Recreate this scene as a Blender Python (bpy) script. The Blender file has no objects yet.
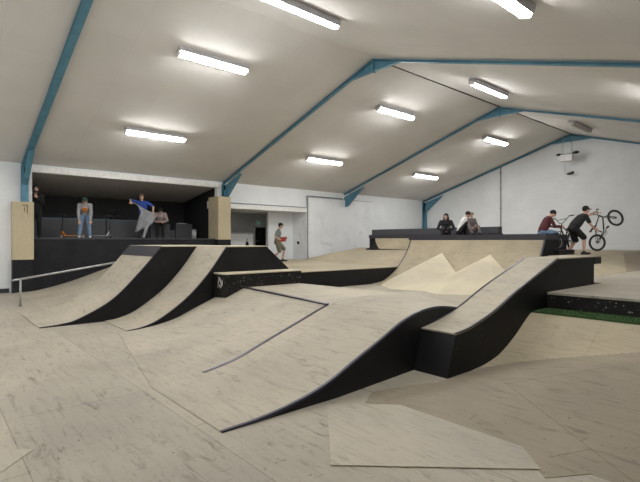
import bpy, bmesh, math, random
from mathutils import Vector, Matrix
random.seed(7)
SC = bpy.context.scene
C = SC.collection
PI = math.pi

# ------------------------------------------------------------------ materials
def rgb(h):
    return tuple(h) + (1.0,)

class NT:
    def __init__(s, name):
        s.m = bpy.data.materials.new(name); s.m.use_nodes = True
        s.t = s.m.node_tree; s.n = s.t.nodes; s.l = s.t.links
        s.b = s.n['Principled BSDF']
        s.tc = s.n.new('ShaderNodeTexCoord')
    def mapping(s, scale=(1,1,1), rot=(0,0,0), loc=(0,0,0)):
        g = s.n.new('ShaderNodeNewGeometry') if False else s.tc
        m = s.n.new('ShaderNodeMapping'); m.inputs['Scale'].default_value = scale
        m.inputs['Rotation'].default_value = rot; m.inputs['Location'].default_value = loc
        s.l.new(s.tc.outputs['Object'], m.inputs['Vector']); return m.outputs['Vector']
    def noise(s, scale, detail=4, rough=.55, vec=None, dist=0):
        n = s.n.new('ShaderNodeTexNoise'); n.inputs['Scale'].default_value = scale
        n.inputs['Detail'].default_value = detail; n.inputs['Roughness'].default_value = rough
        n.inputs['Distortion'].default_value = dist
        s.l.new(vec if vec is not None else s.tc.outputs['Object'], n.inputs['Vector']); return n.outputs['Fac']
    def ramp(s, fac, stops):
        r = s.n.new('ShaderNodeValToRGB'); e = r.color_ramp.elements
        while len(e) < len(stops): e.new(.5)
        for el, (p, c) in zip(e, stops):
            el.position = p; el.color = c if len(c) == 4 else rgb(c)
        s.l.new(fac, r.inputs['Fac']); return r.outputs['Color']
    def mix(s, a, b, fac, mode='MIX'):
        m = s.n.new('ShaderNodeMix'); m.data_type = 'RGBA'; m.blend_type = mode
        for sock, v in ((m.inputs[6], a), (m.inputs[7], b)):
            if isinstance(v, tuple): sock.default_value = v if len(v) == 4 else rgb(v)
            else: s.l.new(v, sock)
        if isinstance(fac, float): m.inputs[0].default_value = fac
        else: s.l.new(fac, m.inputs[0])
        return m.outputs[2]
    def color(s, c): s.l.new(c, s.b.inputs['Base Color'])
    def bump(s, h, strength=.2, dist=.01):
        b = s.n.new('ShaderNodeBump'); b.inputs['Strength'].default_value = strength
        b.inputs['Distance'].default_value = dist
        s.l.new(h, b.inputs['Height']); s.l.new(b.outputs['Normal'], s.b.inputs['Normal'])

W1, K1 = (1,1,1), (0,0,0)
def flat(name, col, rough=.6, metal=0.0, var=.12, scale=14):
    t = NT(name); t.b.inputs['Roughness'].default_value = rough; t.b.inputs['Metallic'].default_value = metal
    n = t.noise(scale, 3)
    lo = tuple(c*(1-var) for c in col); hi = tuple(min(1, c*(1+var)) for c in col)
    t.color(t.ramp(n, [(.3, lo), (.7, hi)])); return t.m

def plywood(name, base, tint, sheet=(2.44, 1.22), seam=.35, scuff=.5, rough=.62, rot=0.0, vert=False, var=.12):
    t = NT(name); t.b.inputs['Roughness'].default_value = rough
    try: t.b.inputs['Specular IOR Level'].default_value = .3
    except Exception: pass
    r = (PI/2, 0, PI/2) if vert else (0, 0, rot)
    v = t.mapping(rot=r, loc=(7.31,4.17,0))
    br = t.n.new('ShaderNodeTexBrick'); br.offset = .5
    t.l.new(v, br.inputs['Vector'])
    br.inputs['Scale'].default_value = 1; br.inputs['Brick Width'].default_value = sheet[0]
    br.inputs['Row Height'].default_value = sheet[1]; br.inputs['Mortar Size'].default_value = .0045
    br.inputs['Mortar Smooth'].default_value = .2; br.inputs['Bias'].default_value = 0
    br.inputs['Color1'].default_value = rgb(base); br.inputs['Color2'].default_value = rgb(tint)
    br.inputs['Mortar'].default_value = rgb(tuple(c*(1-seam) for c in base))
    col = br.outputs['Color']
    gr = t.noise(3.2, 7, .62, t.mapping((1, 7, 7), r))
    col = t.mix(col, t.ramp(gr, [(.25, (1-var*1.5,)*3), (.5, (1,1,1)), (.78, (1+var*.3,)*3)]), 1.0, 'MULTIPLY')
    big = t.noise(.55, 4, .6)
    col = t.mix(col, t.ramp(big, [(.32, (.80,.80,.81)), (.62, (1.05,1.04,1.02))]), .9, 'MULTIPLY')
    # scuffs: long dark wheel streaks and small black specks
    st = t.noise(2.6, 9, .72, t.mapping((1.0, 4.5, 1), (0, 0, rot+.5)), .6)
    col = t.mix(col, t.ramp(st, [(.31, (.42,.41,.40)), (.45, (1,1,1))]), float(min(1, scuff*1.1)), 'MULTIPLY')
    st2 = t.noise(5.5, 8, .7, t.mapping((4.0, 1, 1), (0, 0, rot-.4)), .4)
    col = t.mix(col, t.ramp(st2, [(.31, (.5,.48,.47)), (.39, (1,1,1))]), float(min(1, scuff*.9)), 'MULTIPLY')
    sp = t.noise(21, 4, .6)
    col = t.mix(col, t.ramp(sp, [(.29, (.3,.28,.27)), (.345, (1,1,1))]), float(min(1, scuff)), 'MULTIPLY')
    t.color(col); t.bump(gr, .12, .004)
    return t.m

def blackply(name, col=(.0065,.0065,.0075), chips=.5, rough=.55, th=.70):
    t = NT(name); t.b.inputs['Roughness'].default_value = rough; t.b.inputs['Specular IOR Level'].default_value = .22
    n = t.noise(2.2, 6, .65)
    c = t.ramp(n, [(.3, col), (.75, tuple(x*2.2 for x in col))])
    sp = t.noise(26, 4, .65)
    c = t.mix(c, t.ramp(sp, [(th, (0,0,0)), (th+.04, (.35,.34,.32))]), float(chips), 'ADD')
    t.color(c); t.bump(n, .15, .004); return t.m

M = {}
M['floor'] = plywood('floor_plywood', (.405,.368,.300), (.355,.325,.270), rot=0.0, scuff=.75, seam=.4, var=.10)
M['floor_pale'] = plywood('floor_plywood_new', (.432,.396,.325), (.425,.39,.32), sheet=(60,60), rot=.5, scuff=.45)
M['floor_brown'] = plywood('floor_plywood_brown', (.30,.255,.19), (.275,.235,.18), sheet=(2.44,1.22), rot=.6, scuff=.6)
M['ramp'] = plywood('ramp_plywood', (.44,.398,.318), (.385,.35,.285), sheet=(1.22,2.44), scuff=.6, seam=.2)
M['ramp_tan'] = plywood('ramp_plywood_tan', (.42,.365,.26), (.375,.325,.235), sheet=(1.22,2.44), scuff=.5, seam=.25)
M['quarter'] = plywood('quarter_plywood', (.43,.372,.262), (.37,.32,.23), sheet=(1.22,2.44), scuff=.4, seam=.3)
M['pale'] = plywood('birch_plywood_pale', (.60,.545,.415), (.58,.525,.40), sheet=(5,5), scuff=.1, var=.05)
M['casing'] = plywood('casing_plywood', (.56,.485,.33), (.55,.475,.32), sheet=(9,9), scuff=.1, vert=True, var=.08)
M['black'] = blackply('black_painted_ply')
M['black_chip'] = blackply('black_chipped_ply', (.007,.0065,.0065), .8, th=.63)
M['black_clean'] = blackply('black_panel', (.010,.010,.012), .05, .6)
M['strip'] = flat('blue_black_steel_strip', (.045,.045,.07), .35, .6)
M['coping'] = flat('dark_grey_coping', (.045,.043,.055), .45, .2)
M['steel'] = flat('galvanised_steel', (.42,.43,.43), .35, .8)
M['white_wall'] = None
t = NT('white_painted_wall'); t.b.inputs['Roughness'].default_value = .75
n1 = t.noise(.9, 5, .6); n2 = t.noise(9, 6, .7)
c = t.ramp(n1, [(.3, (.74,.765,.79)), (.7, (.82,.845,.87))])
c = t.mix(c, t.ramp(n2, [(.28, (.70,.70,.69)), (.36, (1,1,1))]), .5, 'MULTIPLY')
br = t.n.new('ShaderNodeTexBrick'); t.l.new(t.mapping(rot=(PI/2,0,0)), br.inputs['Vector'])
br.inputs['Scale'].default_value = 1; br.inputs['Brick Width'].default_value = .44; br.inputs['Row Height'].default_value = .215
br.inputs['Mortar Size'].default_value = .006; br.inputs['Mortar Smooth'].default_value = .5
br.inputs['Color1'].default_value = (1,1,1,1); br.inputs['Color2'].default_value = (.97,.97,.97,1); br.inputs['Mortar'].default_value = (.90,.90,.90,1)
c = t.mix(c, br.outputs['Color'], .55, 'MULTIPLY')
t.color(c); t.bump(n2, .08, .003); M['white_wall'] = t.m
t = NT('white_board_panel'); t.b.inputs['Roughness'].default_value = .7
n1 = t.noise(1.3, 4, .6); c = t.ramp(n1, [(.25, (.72,.74,.76)), (.6, (.81,.83,.85))])
v = t.n.new('ShaderNodeTexNoise'); sm = t.noise(2.0, 2, .5, t.mapping((1,.55,.9), loc=(3.1,1.2,.4)))
c = t.mix(c, t.ramp(sm, [(.28, (.66,.65,.63)), (.38, (1,1,1))]), .5, 'MULTIPLY')
t.color(c); M['white_board'] = t.m
# ceiling: warm grey insulation boards with thin joints
t = NT('ceiling_boards'); t.b.inputs['Roughness'].default_value = .85
br = t.n.new('ShaderNodeTexBrick'); t.l.new(t.mapping(), br.inputs['Vector']); br.offset = .5
br.inputs['Scale'].default_value = 1; br.inputs['Brick Width'].default_value = 2.4; br.inputs['Row Height'].default_value = 1.2
br.inputs['Mortar Size'].default_value = .004; br.inputs['Mortar Smooth'].default_value = .6
br.inputs['Color1'].default_value = (.69,.675,.655,1); br.inputs['Color2'].default_value = (.67,.655,.635,1); br.inputs['Mortar'].default_value = (.57,.555,.535,1)
n1 = t.noise(.7, 5, .6)
c = t.mix(br.outputs['Color'], t.ramp(n1, [(.3, (.93,.93,.93)), (.7, (1.03,1.03,1.03))]), 1.0, 'MULTIPLY')
t.color(c); M['ceiling'] = t.m
M['beam_blue'] = flat('blue_beam_paint', (.085,.235,.33), .5, 0, .18, 5)
M['white_trim'] = flat('white_trim_paint', (.82,.815,.80), .6)
M['alcove_ceiling'] = flat('alcove_ceiling_board', (.42,.40,.38), .8)
M['alcove_black'] = flat('alcove_black_paint', (.012,.012,.013), .7)
M['dark_grey'] = flat('dark_grey_panel', (.055,.058,.068), .6)
M['grey_bench'] = flat('grey_bench_board', (.075,.078,.088), .6)
M['seam'] = flat('dark_joint', (.06,.055,.05), .8)
M['conduit'] = flat('blue_grey_conduit', (.18,.24,.28), .5)
M['pipe'] = flat('grey_pipe', (.34,.35,.36), .5)
M['green'] = None
t = NT('green_turf'); t.b.inputs['Roughness'].default_value = .95
n1 = t.noise(60, 4, .7); t.color(t.ramp(n1, [(.3, (.018,.045,.012)), (.7, (.05,.125,.03))])); t.bump(n1, .8, .02); M['green'] = t.m
M['skin'] = flat('skin', (.56,.34,.26), .55, 0, .08)
M['lip'] = flat('lip', (.42,.16,.14), .5)
M['eye'] = flat('eye', (.03,.02,.02), .3)
def cloth(name, col): return flat(name, col, .9, 0, .2, 20)
M['c_black'] = cloth('black_cloth', (.009,.009,.010)); M['c_grey'] = cloth('grey_cloth', (.30,.30,.32))
M['c_jean'] = cloth('blue_denim', (.16,.25,.38)); M['c_blue'] = cloth('blue_shirt', (.02,.055,.28))
M['c_navy'] = cloth('navy_trousers', (.03,.035,.05)); M['c_white'] = cloth('white_cloth', (.70,.69,.68))
M['c_ltgrey'] = cloth('light_grey_jacket', (.27,.28,.30)); M['c_pink'] = cloth('pink_grey_top', (.42,.34,.34))
M['c_teal'] = cloth('grey_green_shirt', (.17,.20,.19)); M['c_khaki'] = cloth('khaki_shorts', (.16,.15,.10))
M['c_maroon'] = cloth('maroon_jumper', (.075,.016,.02)); M['c_brown'] = cloth('grey_brown_hoodie', (.12,.10,.10))
M['c_green'] = cloth('green_cap', (.02,.055,.035)); M['hair'] = cloth('dark_hair', (.018,.013,.01))
M['hair_br'] = cloth('brown_hair', (.13,.07,.045)); M['shoe_w'] = cloth('white_shoe', (.6,.6,.6)); M['shoe_k'] = cloth('black_shoe', (.015,.015,.015))
M['orange'] = flat('orange_paint', (.75,.25,.03), .45); M['red'] = flat('red_paint', (.42,.05,.035), .5)
M['rubber'] = flat('black_rubber', (.022,.022,.023), .7); M['bike_black'] = flat('black_frame_paint', (.014,.014,.016), .3)
M['silver'] = flat('silver_metal', (.5,.5,.52), .3, .8); M['white_plastic'] = flat('white_plastic', (.72,.72,.72), .4)
M['brown_mark'] = flat('brown_marker', (.16,.08,.05), .8); M['paper'] = flat('white_paper', (.65,.65,.63), .8)
M['grey_plastic'] = flat('grey_lamp_body', (.45,.45,.47), .4, .2)
M['dull_diffuser'] = flat('unlit_diffuser', (.42,.39,.36), .4)
def emis(name, col, s):
    t = NT(name); t.b.inputs['Base Color'].default_value = rgb((.8,.8,.8))
    t.b.inputs['Emission Color'].default_value = rgb(col); t.b.inputs['Emission Strength'].default_value = s
    return t.m
M['lamp'] = emis('lit_tube_diffuser', (1.0,.99,.97), 34.0)
M['exit'] = emis('green_exit_face', (.05,.30,.18), .12)

# ------------------------------------------------------------------ mesh builder
class MB:
    def __init__(s): s.v = []; s.f = []; s.mi = []; s.cur = 0; s.sm = []; s.smooth = False
    def add(s, vs, fs):
        o = len(s.v); s.v += [Vector(v) for v in vs]
        for f in fs: s.f.append([i+o for i in f]); s.mi.append(s.cur); s.sm.append(s.smooth)
        return s
    def box(s, x0, x1, y0, y1, z0, z1):
        vs = [(x,y,z) for z in (z0,z1) for y in (y0,y1) for x in (x0,x1)]
        return s.add(vs, [(0,2,3,1),(4,5,7,6),(0,1,5,4),(2,6,7,3),(0,4,6,2),(1,3,7,5)])
    def obox(s, c, ax, ay, az):      # oriented box: centre and half-axis vectors
        c, ax, ay, az = map(Vector, (c, ax, ay, az))
        vs = [c+ax*i+ay*j+az*k for k in (-1,1) for j in (-1,1) for i in (-1,1)]
        return s.add(vs, [(0,2,3,1),(4,5,7,6),(0,1,5,4),(2,6,7,3),(0,4,6,2),(1,3,7,5)])
    def ext(s, prof, a0, a1, axis='x'):   # extrude a closed polygon along an axis
        n = len(prof)
        def P(p, a):
            return {'x': (a, p[0], p[1]), 'y': (p[0], a, p[1]), 'z': (p[0], p[1], a)}[axis]
        vs = [P(p, a0) for p in prof]+[P(p, a1) for p in prof]
        fs = [tuple(range(n)), tuple(range(2*n-1, n-1, -1))]
        fs += [(i, (i+1)%n, n+(i+1)%n, n+i) for i in range(n)]
        return s.add(vs, fs)
    def solid(s, vs, fs): return s.add(vs, fs)
    def loft(s, pts, rad, lat=(1,0,0), n=14, cap=True):
        pts = [Vector(p) for p in pts]; rad = [(r, r) if isinstance(r, (int, float)) else r for r in rad]
        lat = Vector(lat); P = []; R = []; T = []
        m = len(pts)
        tan = []
        for i in range(m):
            a = pts[max(0,i-1)]; b = pts[min(m-1,i+1)]; tan.append((b-a).normalized())
        def hemi(p, r, t, sgn):
            out = []
            for q in (.35, .7, .95):
                k = math.sqrt(max(0, 1-q*q)); out.append((p+t*sgn*q*min(r), (r[0]*k, r[1]*k), t))
            return out
        seq = []
        if cap: seq += hemi(pts[0], rad[0], tan[0], -1)[::-1]
        seq += [(pts[i], rad[i], tan[i]) for i in range(m)]
        if cap: seq += hemi(pts[-1], rad[-1], tan[-1], 1)
        vs = []; prev = None
        for p, r, t in seq:
            l = lat - t*lat.dot(t)
            if l.length < .05: l = (Vector((0,1,0)) - t*t.y) if prev is None else prev - t*prev.dot(t)
            l.normalize(); prev = l; b = t.cross(l)
            for k in range(n):
                an = 2*PI*k/n; vs.append(p+l*math.cos(an)*r[0]+b*math.sin(an)*r[1])
        q = len(seq); fs = [(i*n+k, i*n+(k+1)%n, (i+1)*n+(k+1)%n, (i+1)*n+k) for i in range(q-1) for k in range(n)]
        fs += [tuple(range(n-1,-1,-1)), tuple((q-1)*n+k for k in range(n))]
        sm = s.smooth; s.smooth = True; s.add(vs, fs); s.smooth = sm; return s
    def tube(s, pts, r, n=8): return s.loft(pts, [r]*len(pts), (.31,.17,.93), n, False)
    def ell(s, c, r, M3=None, nu=18, nv=12):
        c = Vector(c); vs = []; M3 = M3 or Matrix.Identity(3)
        for j in range(1, nv):
            ph = PI*j/nv
            for i in range(nu):
                th = 2*PI*i/nu
                vs.append(c+M3@Vector((r[0]*math.sin(ph)*math.cos(th), r[1]*math.sin(ph)*math.sin(th), r[2]*math.cos(ph))))
        top = len(vs); vs.append(c+M3@Vector((0,0,r[2]))); vs.append(c-M3@Vector((0,0,r[2])))
        fs = [(j*nu+i, (j+1)*nu+i, (j+1)*nu+(i+1)%nu, j*nu+(i+1)%nu) for j in range(nv-2) for i in range(nu)]
        fs += [(top, i, (i+1)%nu) for i in range(nu)] + [(top+1, (nv-2)*nu+(i+1)%nu, (nv-2)*nu+i) for i in range(nu)]
        sm = s.smooth; s.smooth = True; s.add(vs, fs); s.smooth = sm; return s
    def torus(s, c, R, r, ax='x', n=36, m=8):
        vs = []
        for i in range(n):
            a = 2*PI*i/n
            for j in range(m):
                b = 2*PI*j/m; q = R+r*math.cos(b); w = r*math.sin(b)
                d = (w, q*math.cos(a), q*math.sin(a)) if ax == 'x' else (q*math.cos(a), q*math.sin(a), w)
                vs.append(Vector(c)+Vector(d))
        fs = [(i*m+j, ((i+1)%n)*m+j, ((i+1)%n)*m+(j+1)%m, i*m+(j+1)%m) for i in range(n) for j in range(m)]
        sm = s.smooth; s.smooth = True; s.add(vs, fs); s.smooth = sm; return s
    def build(s, name, mats, parent=None, world=True, bevel=0, label=None):
        """one mesh object; with world=True the vertices are in world space"""
        if not isinstance(mats, (list, tuple)): mats = [mats]
        vs = s.v; org = Vector((0,0,0))
        if world:
            if parent is not None: org = parent.location.copy()
            else:
                xs = [v.x for v in vs]; ys = [v.y for v in vs]; zs = [v.z for v in vs]
                org = Vector(((min(xs)+max(xs))/2, (min(ys)+max(ys))/2, min(zs)))
        me = bpy.data.meshes.new(name); me.from_pydata([v-org for v in vs], [], s.f)
        for m in mats: me.materials.append(m)
        for p, mi, sm in zip(me.polygons, s.mi, s.sm): p.material_index = mi; p.use_smooth = sm
        bm = bmesh.new(); bm.from_mesh(me); bmesh.ops.recalc_face_normals(bm, faces=bm.faces)
        if bevel: bmesh.ops.bevel(bm, geom=list(bm.edges), offset=bevel, segments=1, affect='EDGES')
        bm.to_mesh(me); bm.free(); me.update()
        o = bpy.data.objects.new(name, me); C.objects.link(o)
        if parent is not None: o.parent = parent
        elif world: o.location = org
        if label: o['label'] = label
        return o

def tag(o, label, cat, group=None, kind=None):
    o['label'] = label; o['category'] = cat
    if group: o['group'] = group
    if kind: o['kind'] = kind
    return o
def thing(name, label, cat, loc, rz=0, group=None):
    o = bpy.data.objects.new(name, None); C.objects.link(o); o.empty_display_size = .2
    o.location = loc; o.rotation_euler = (0,0,rz); return tag(o, label, cat, group)
def struct(name, mb, mats):
    o = mb.build(name, mats); o['kind'] = 'structure'; return o
def copy_tree(o, parent=None):
    c = o.copy(); C.objects.link(c)
    if parent is not None: c.parent = parent
    for ch in list(o.children): copy_tree(ch, c)
    return c

def spline(pts, n=8):
    out = []; P = [Vector(p) for p in pts]
    for i in range(len(P)-1):
        p0 = P[i-1] if i else P[i]*2-P[i+1]; p3 = P[i+2] if i+2 < len(P) else P[i+1]*2-P[i]
        p1, p2 = P[i], P[i+1]
        for k in range(n):
            t = k/n
            out.append(.5*((2*p1)+(p2-p0)*t+(2*p0-5*p1+4*p2-p3)*t*t+(3*p1-p0-3*p2+p3)*t**3))
    out.append(P[-1]); return [tuple(p) for p in out]
def offset(prof, d):
    out = []
    for i in range(len(prof)):
        a = Vector(prof[max(0,i-1)]); b = Vector(prof[min(len(prof)-1,i+1)]); t = (b-a).normalized()
        out.append(tuple(Vector(prof[i])+Vector((-t.y, t.x))*d))
    return out
def skin_strip(prof, x0, x1, d0=0.0, d1=.014):      # a thin bent sheet following a (y, z) profile
    mb = MB(); a = offset(prof, d0); b = offset(prof, d1); n = len(prof)
    vs = [(x, p[0], p[1]) for x in (x0, x1) for q in (a, b) for p in q]
    fs = []
    for i in range(n-1):
        mb_i = (i, i+1, n+i+1, n+i)
        fs += [mb_i, (2*n+i, 3*n+i, 3*n+i+1, 2*n+i+1), (n+i, n+i+1, 3*n+i+1, 3*n+i), (i, 2*n+i, 2*n+i+1, i+1)]
    fs += [(0, n, 3*n, 2*n), (n-1, 3*n-1, 4*n-1, 2*n-1)]
    return mb.add(vs, fs)

# ------------------------------------------------------------------ the hall
XL, EAVE, XRG, HRG, YE = -17.1, 4.02, -8.66, 6.64, 23.2
SL = (HRG-EAVE)/(XRG-XL); XR = 3.2; YN = -4.0
def zc(x): return HRG-SL*abs(x-XRG)
FR = [2.4, 9.45, 16.4, 23.08]

mb = MB(); mb.box(-20.6, XR+.2, YN-.2, YE+.2, -.12, 0)
struct('floor', mb, M['floor'])
# paler replacement sheets; the browner one also has a shadow patch painted in
def sheet(name, pts, z0, mat):
    m_ = MB(); m_.ext(pts, z0, z0+.004, 'z'); return struct(name, m_, mat)
sheet('trim_1', [(-4.9,-.15),(-4.26,.44),(-4.10,.64),(-3.79,.36),(-4.2,-.4)], .0005, M['floor_pale'])
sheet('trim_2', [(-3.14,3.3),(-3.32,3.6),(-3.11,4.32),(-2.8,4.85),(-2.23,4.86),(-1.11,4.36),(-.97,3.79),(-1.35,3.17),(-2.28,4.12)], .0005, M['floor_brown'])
sheet('trim_3', [(-3.36,2.99),(-2.28,4.12),(-1.42,3.26),(-2.42,2.19)], .0048, M['floor_pale'])

mb = MB()   # ceiling: two pitched slabs
mb.ext([(XL-.1, zc(XL-.1)+.03), (XRG, HRG+.03), (XR+.2, zc(XR+.2)+.03), (XR+.2, zc(XR+.2)+.15), (XRG, HRG+.15), (XL-.1, zc(XL-.1)+.15)], YN-.2, YE+.2, 'y')
struct('ceiling', mb, M['ceiling'])
mb = MB(); mb.box(XRG-.012, XRG+.012, 9.5, YE, HRG+.0, HRG+.035); struct('trim_5', mb, M['seam'])

# far gable wall, near wall, right wall
mb = MB(); mb.ext([(XL-.2, 0), (XR+.2, 0), (XR+.2, zc(XR+.2)+.1), (XRG, HRG+.1), (XL-.2, zc(XL-.2)+.1)], YE, YE+.2, 'y'); struct('wall_far', mb, M['white_wall'])
mb = MB(); mb.ext([(XL-.2, 0), (XR+.2, 0), (XR+.2, zc(XR+.2)+.1), (XRG, HRG+.1), (XL-.2, zc(XL-.2)+.1)], YN-.2, YN, 'y'); struct('wall_near', mb, M['white_wall'])
mb = MB(); mb.box(XR, XR+.2, YN, YE, 0, zc(XR)+.1); struct('wall_right', mb, M['white_wall'])
# left wall: pieces around the alcove (Y 2.62-9.15) and the lobby (Y 9.7-13.9)
mb = MB()
mb.box(XL-.2, XL, YN, 2.62, 0, 4.1)
mb.box(XL-.2, XL, 2.62, 9.15, 3.98, 4.1)
mb.box(XL-.2, XL, 9.15, 9.7, 0, 4.1)
mb.box(XL-.2, XL, 9.7, 13.9, 3.17, 4.1)
mb.box(XL-.2, XL, 13.9, YE, 0, 4.1)
struct('wall_left', mb, M['white_wall'])
mb = MB(); mb.box(XL, XL+.03, YN, 2.0, 0, .13); struct('baseboard_left', mb, M['coping'])
# alcove shell
mb = MB()
mb.box(-20.5, -20.3, 2.4, 9.6, 0, 3.6); struct('wall_alcove_back', mb, M['alcove_black'])
mb = MB(); mb.box(-20.3, XL-.2, 9.15, 9.6, 0, 3.9); struct('wall_alcove_right', mb, M['alcove_black'])
mb = MB(); mb.box(-20.3, XL-.2, 2.4, 2.6, 0, 3.9); struct('wall_alcove_left', mb, M['alcove_black'])
mb = MB(); mb.ext([(XL-.12, 3.82), (-20.4, 3.36), (-20.4, 3.5), (XL-.12, 3.97)], 2.5, 9.5, 'y'); struct('ceiling_alcove', mb, M['alcove_ceiling'])
mb = MB(); mb.box(XL-.12, XL+.10, 2.45, 9.3, 3.80, 3.97); struct('trim_6', mb, M['white_trim'])
# lobby shell
mb = MB(); mb.box(-20.7, XL, 9.6, 14.3, 2.98, 3.1); struct('ceiling_lobby', mb, M['white_trim'])
mb = MB(); mb.box(XL-.1, XL+.03, 9.7, 13.9, 2.98, 3.17); struct('trim_7', mb, M['white_trim'])
mb = MB(); mb.box(-18.3, XL-.2, 13.9, 14.05, 0, 3.0); struct('wall_lobby_right', mb, M['white_board'])
mb = MB(); mb.box(-18.35, -18.2, 12.45, 14.0, 0, 3.0); struct('wall_lobby_panel', mb, M['white_wall'])
mb = MB(); mb.box(-20.75, -20.6, 9.6, 14.4, 0, 3.1); struct('wall_lobby_back', mb, M['white_wall'])
mb = MB(); mb.box(-20.6, -18.35, 14.25, 14.4, 0, 3.1); struct('wall_lobby_end', mb, M['white_wall'])
mb = MB(); mb.box(-20.7, -16.8, 9.64, 13.9, 0, .70); struct('floor_lobby', mb, M['floor'])
d = MB(); d.box(-20.6, -20.53, 13.2, 13.85, .66, 2.32); d = struct('door_1', d, M['alcove_black'])
fr = MB(); fr.box(-20.6, -20.5, 13.12, 13.2, .66, 2.4); fr.box(-20.6, -20.5, 13.85, 13.93, .66, 2.4); fr.box(-20.6, -20.5, 13.12, 13.93, 2.32, 2.4)
fr.build('door_frame', M['white_trim'], d)
hd = MB(); hd.tube([(-20.53,13.3,1.6),(-20.47,13.3,1.6),(-20.47,13.42,1.6)], .012); hd.build('door_handle', M['silver'], d)

ex = thing('exit_sign', 'small green exit sign on the wall above the dark lobby doorway', 'sign', (-20.59, 13.5, 2.5))
q = MB(); q.box(-20.6, -20.55, 13.3, 13.62, 2.48, 2.66); q.build('sign_case', M['white_plastic'], ex)
q = MB(); q.box(-20.549, -20.545, 13.32, 13.60, 2.50, 2.64); q.build('sign_face', M['exit'], ex)

# boarded white block on the left wall
bx = thing('white_wall_block', 'large white boarded block standing out from the left wall beyond the lobby', 'wall panel', (-17.0, 16.2, 0))
q = MB(); q.box(XL, XL+.08, 13.95, 18.45, .3, 3.70); q.build('board', M['white_board'], bx)
q = MB(); q.box(XL, XL+.10, 13.93, 18.47, 3.70, 3.725); q.box(XL, XL+.092, 13.93, 13.95, .3, 3.70); q.build('edge_trim', M['pipe'], bx)
# low partition in the lobby, and a little black handle on the side wall
pt = thing('low_partition', 'low white partition with a grey top rail across the lobby', 'partition', (-19.3, 11.2, .66))
q = MB(); q.box(-19.33, -19.27, 9.7, 12.3, .66, 1.95); q.build('panel', M['white_board'], pt)
q = MB(); q.box(-19.36, -19.24, 9.7, 12.3, 1.95, 2.0); q.build('top_rail', M['pipe'], pt)
q = MB(); q.ell((-19.2, 11.9, 1.45), (.09,.07,.13)); q.tube([(-19.24,11.9,1.6),(-19.2,11.9,1.75)], .012); q=q.build('black_bag', M['c_black']); tag(q, 'small black bag hanging on the white lobby partition', 'bag')
q = MB(); q.box(-17.75,-17.65,13.84,13.9,1.45,1.58); q = q.build('wall_socket', M['c_black']); tag(q, 'small black box on the white side wall of the lobby', 'socket')
# conduits
q = MB(); q.tube([(XL+.05,9.75,3.2),(XL+.05,13.85,3.2),(XL+.05,13.85,3.76),(XL+.06,13.95,3.76),(XL+.06,16.2,3.76)], .018)
tag(q.build('cable_conduit', M['conduit']), 'thin grey blue conduit running above the lobby and along the white block', 'conduit')
q = MB(); q.tube([(-12.17,YE-.04,1.2),(-12.17,YE-.04,5.5)], .035, 10)
for z in (2.2,3.3,4.4,5.2): q.box(-12.23,-12.11,YE-.06,YE,z,z+.04)
tag(q.build('wall_pipe', M['pipe']), 'vertical grey pipe running up the far gable wall', 'pipe')

# ------------------------------------------------------------------ portal frames
def ibar(mb, p, q, w, d, y):       # I-section bar in a constant-y plane; top flange on line p-q, depth d below
    p = Vector((p[0], 0, p[1])); q = Vector((q[0], 0, q[1])); t = (q-p).normalized(); nrm = Vector((t.z, 0, -t.x))
    if nrm.z > 0: nrm = -nrm
    L = (q-p)/2; c = (p+q)/2+Vector((0, y, 0))
    mb.obox(c+nrm*.008, L, (0,w/2,0), nrm*.008)
    mb.obox(c+nrm*(d-.008), L, (0,w/2,0), nrm*.008)
    mb.obox(c+nrm*d/2, L, (0,.006,0), nrm*(d/2-.01))
def frame(i, y, label):
    root = thing('portal_frame', label, 'steel frame', (XL, y, 0), 0, 'blue steel portal frames')
    for side in (-1, 1):
        e = XL if side < 0 else 2*XRG-XL
        x_in = e-side*.0
        if side < 0 and i != 2:
            m_ = MB(); m_.box(XL+.005, XL+.02, y-.09, y+.09, 0, EAVE-.05); m_.box(XL+.2, XL+.215, y-.09, y+.09, 0, EAVE-.3); m_.box(XL+.02, XL+.2, y-.006, y+.006, 0, EAVE-.1)
            m_.build('column', M['beam_blue'], root)
        x1 = e if side < 0 else XR
        m_ = MB(); ibar(m_, (x1, zc(x1)), (XRG, HRG), .17 if i == 0 else .11, .10 if i == 0 else .065, y); m_.build('rafter', M['beam_blue'], root)
        if side < 0:
            m_ = MB(); m_.ext([(XL+.02, EAVE-.15), (XL+1.25, zc(XL+1.25)-.17), (XL+.25, EAVE-.62), (XL+.02, EAVE-.72)], y-.006, y+.006, 'y')
            a = Vector((XL+.22, y, EAVE-.66)); b = Vector((XL+1.35, y, zc(XL+1.35)-.18)); t = (b-a).normalized()
            m_.obox((a+b)/2, (b-a)/2, (0,.075,0), Vector((t.z,0,-t.x))*.008); m_.build('haunch', M['beam_blue'], root)
    m_ = MB(); m_.ext([(XRG-.95, zc(XRG-.95)-.04), (XRG, HRG-.02), (XRG+.95, zc(XRG+.95)-.04), (XRG, HRG-.33)], y-.006, y+.006, 'y')
    for s in (-1,1):
        a = Vector((XRG+s*.95, y, zc(XRG+.95)-.05)); b = Vector((XRG, y, HRG-.33)); t = (b-a).normalized()
        m_.obox((a+b)/2, (b-a)/2, (0,.055,0), Vector((t.z,0,-t.x))*.008)
    m_.box(XRG-.012, XRG+.012, y-.06, y+.06, HRG-.37, HRG-.02)
    m_.build('apex_plate', M['beam_blue'], root)
LB = ['nearest blue steel frame, rising beside the left column and out of the top edge',
      'second blue steel frame, springing from the plywood-cased column right of the alcove',
      'third blue steel frame, meeting the left wall above the white block',
      'farthest steel frame, set tight against the white gable wall']
for i, y in enumerate(FR): frame(i, y, LB[i])

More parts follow.
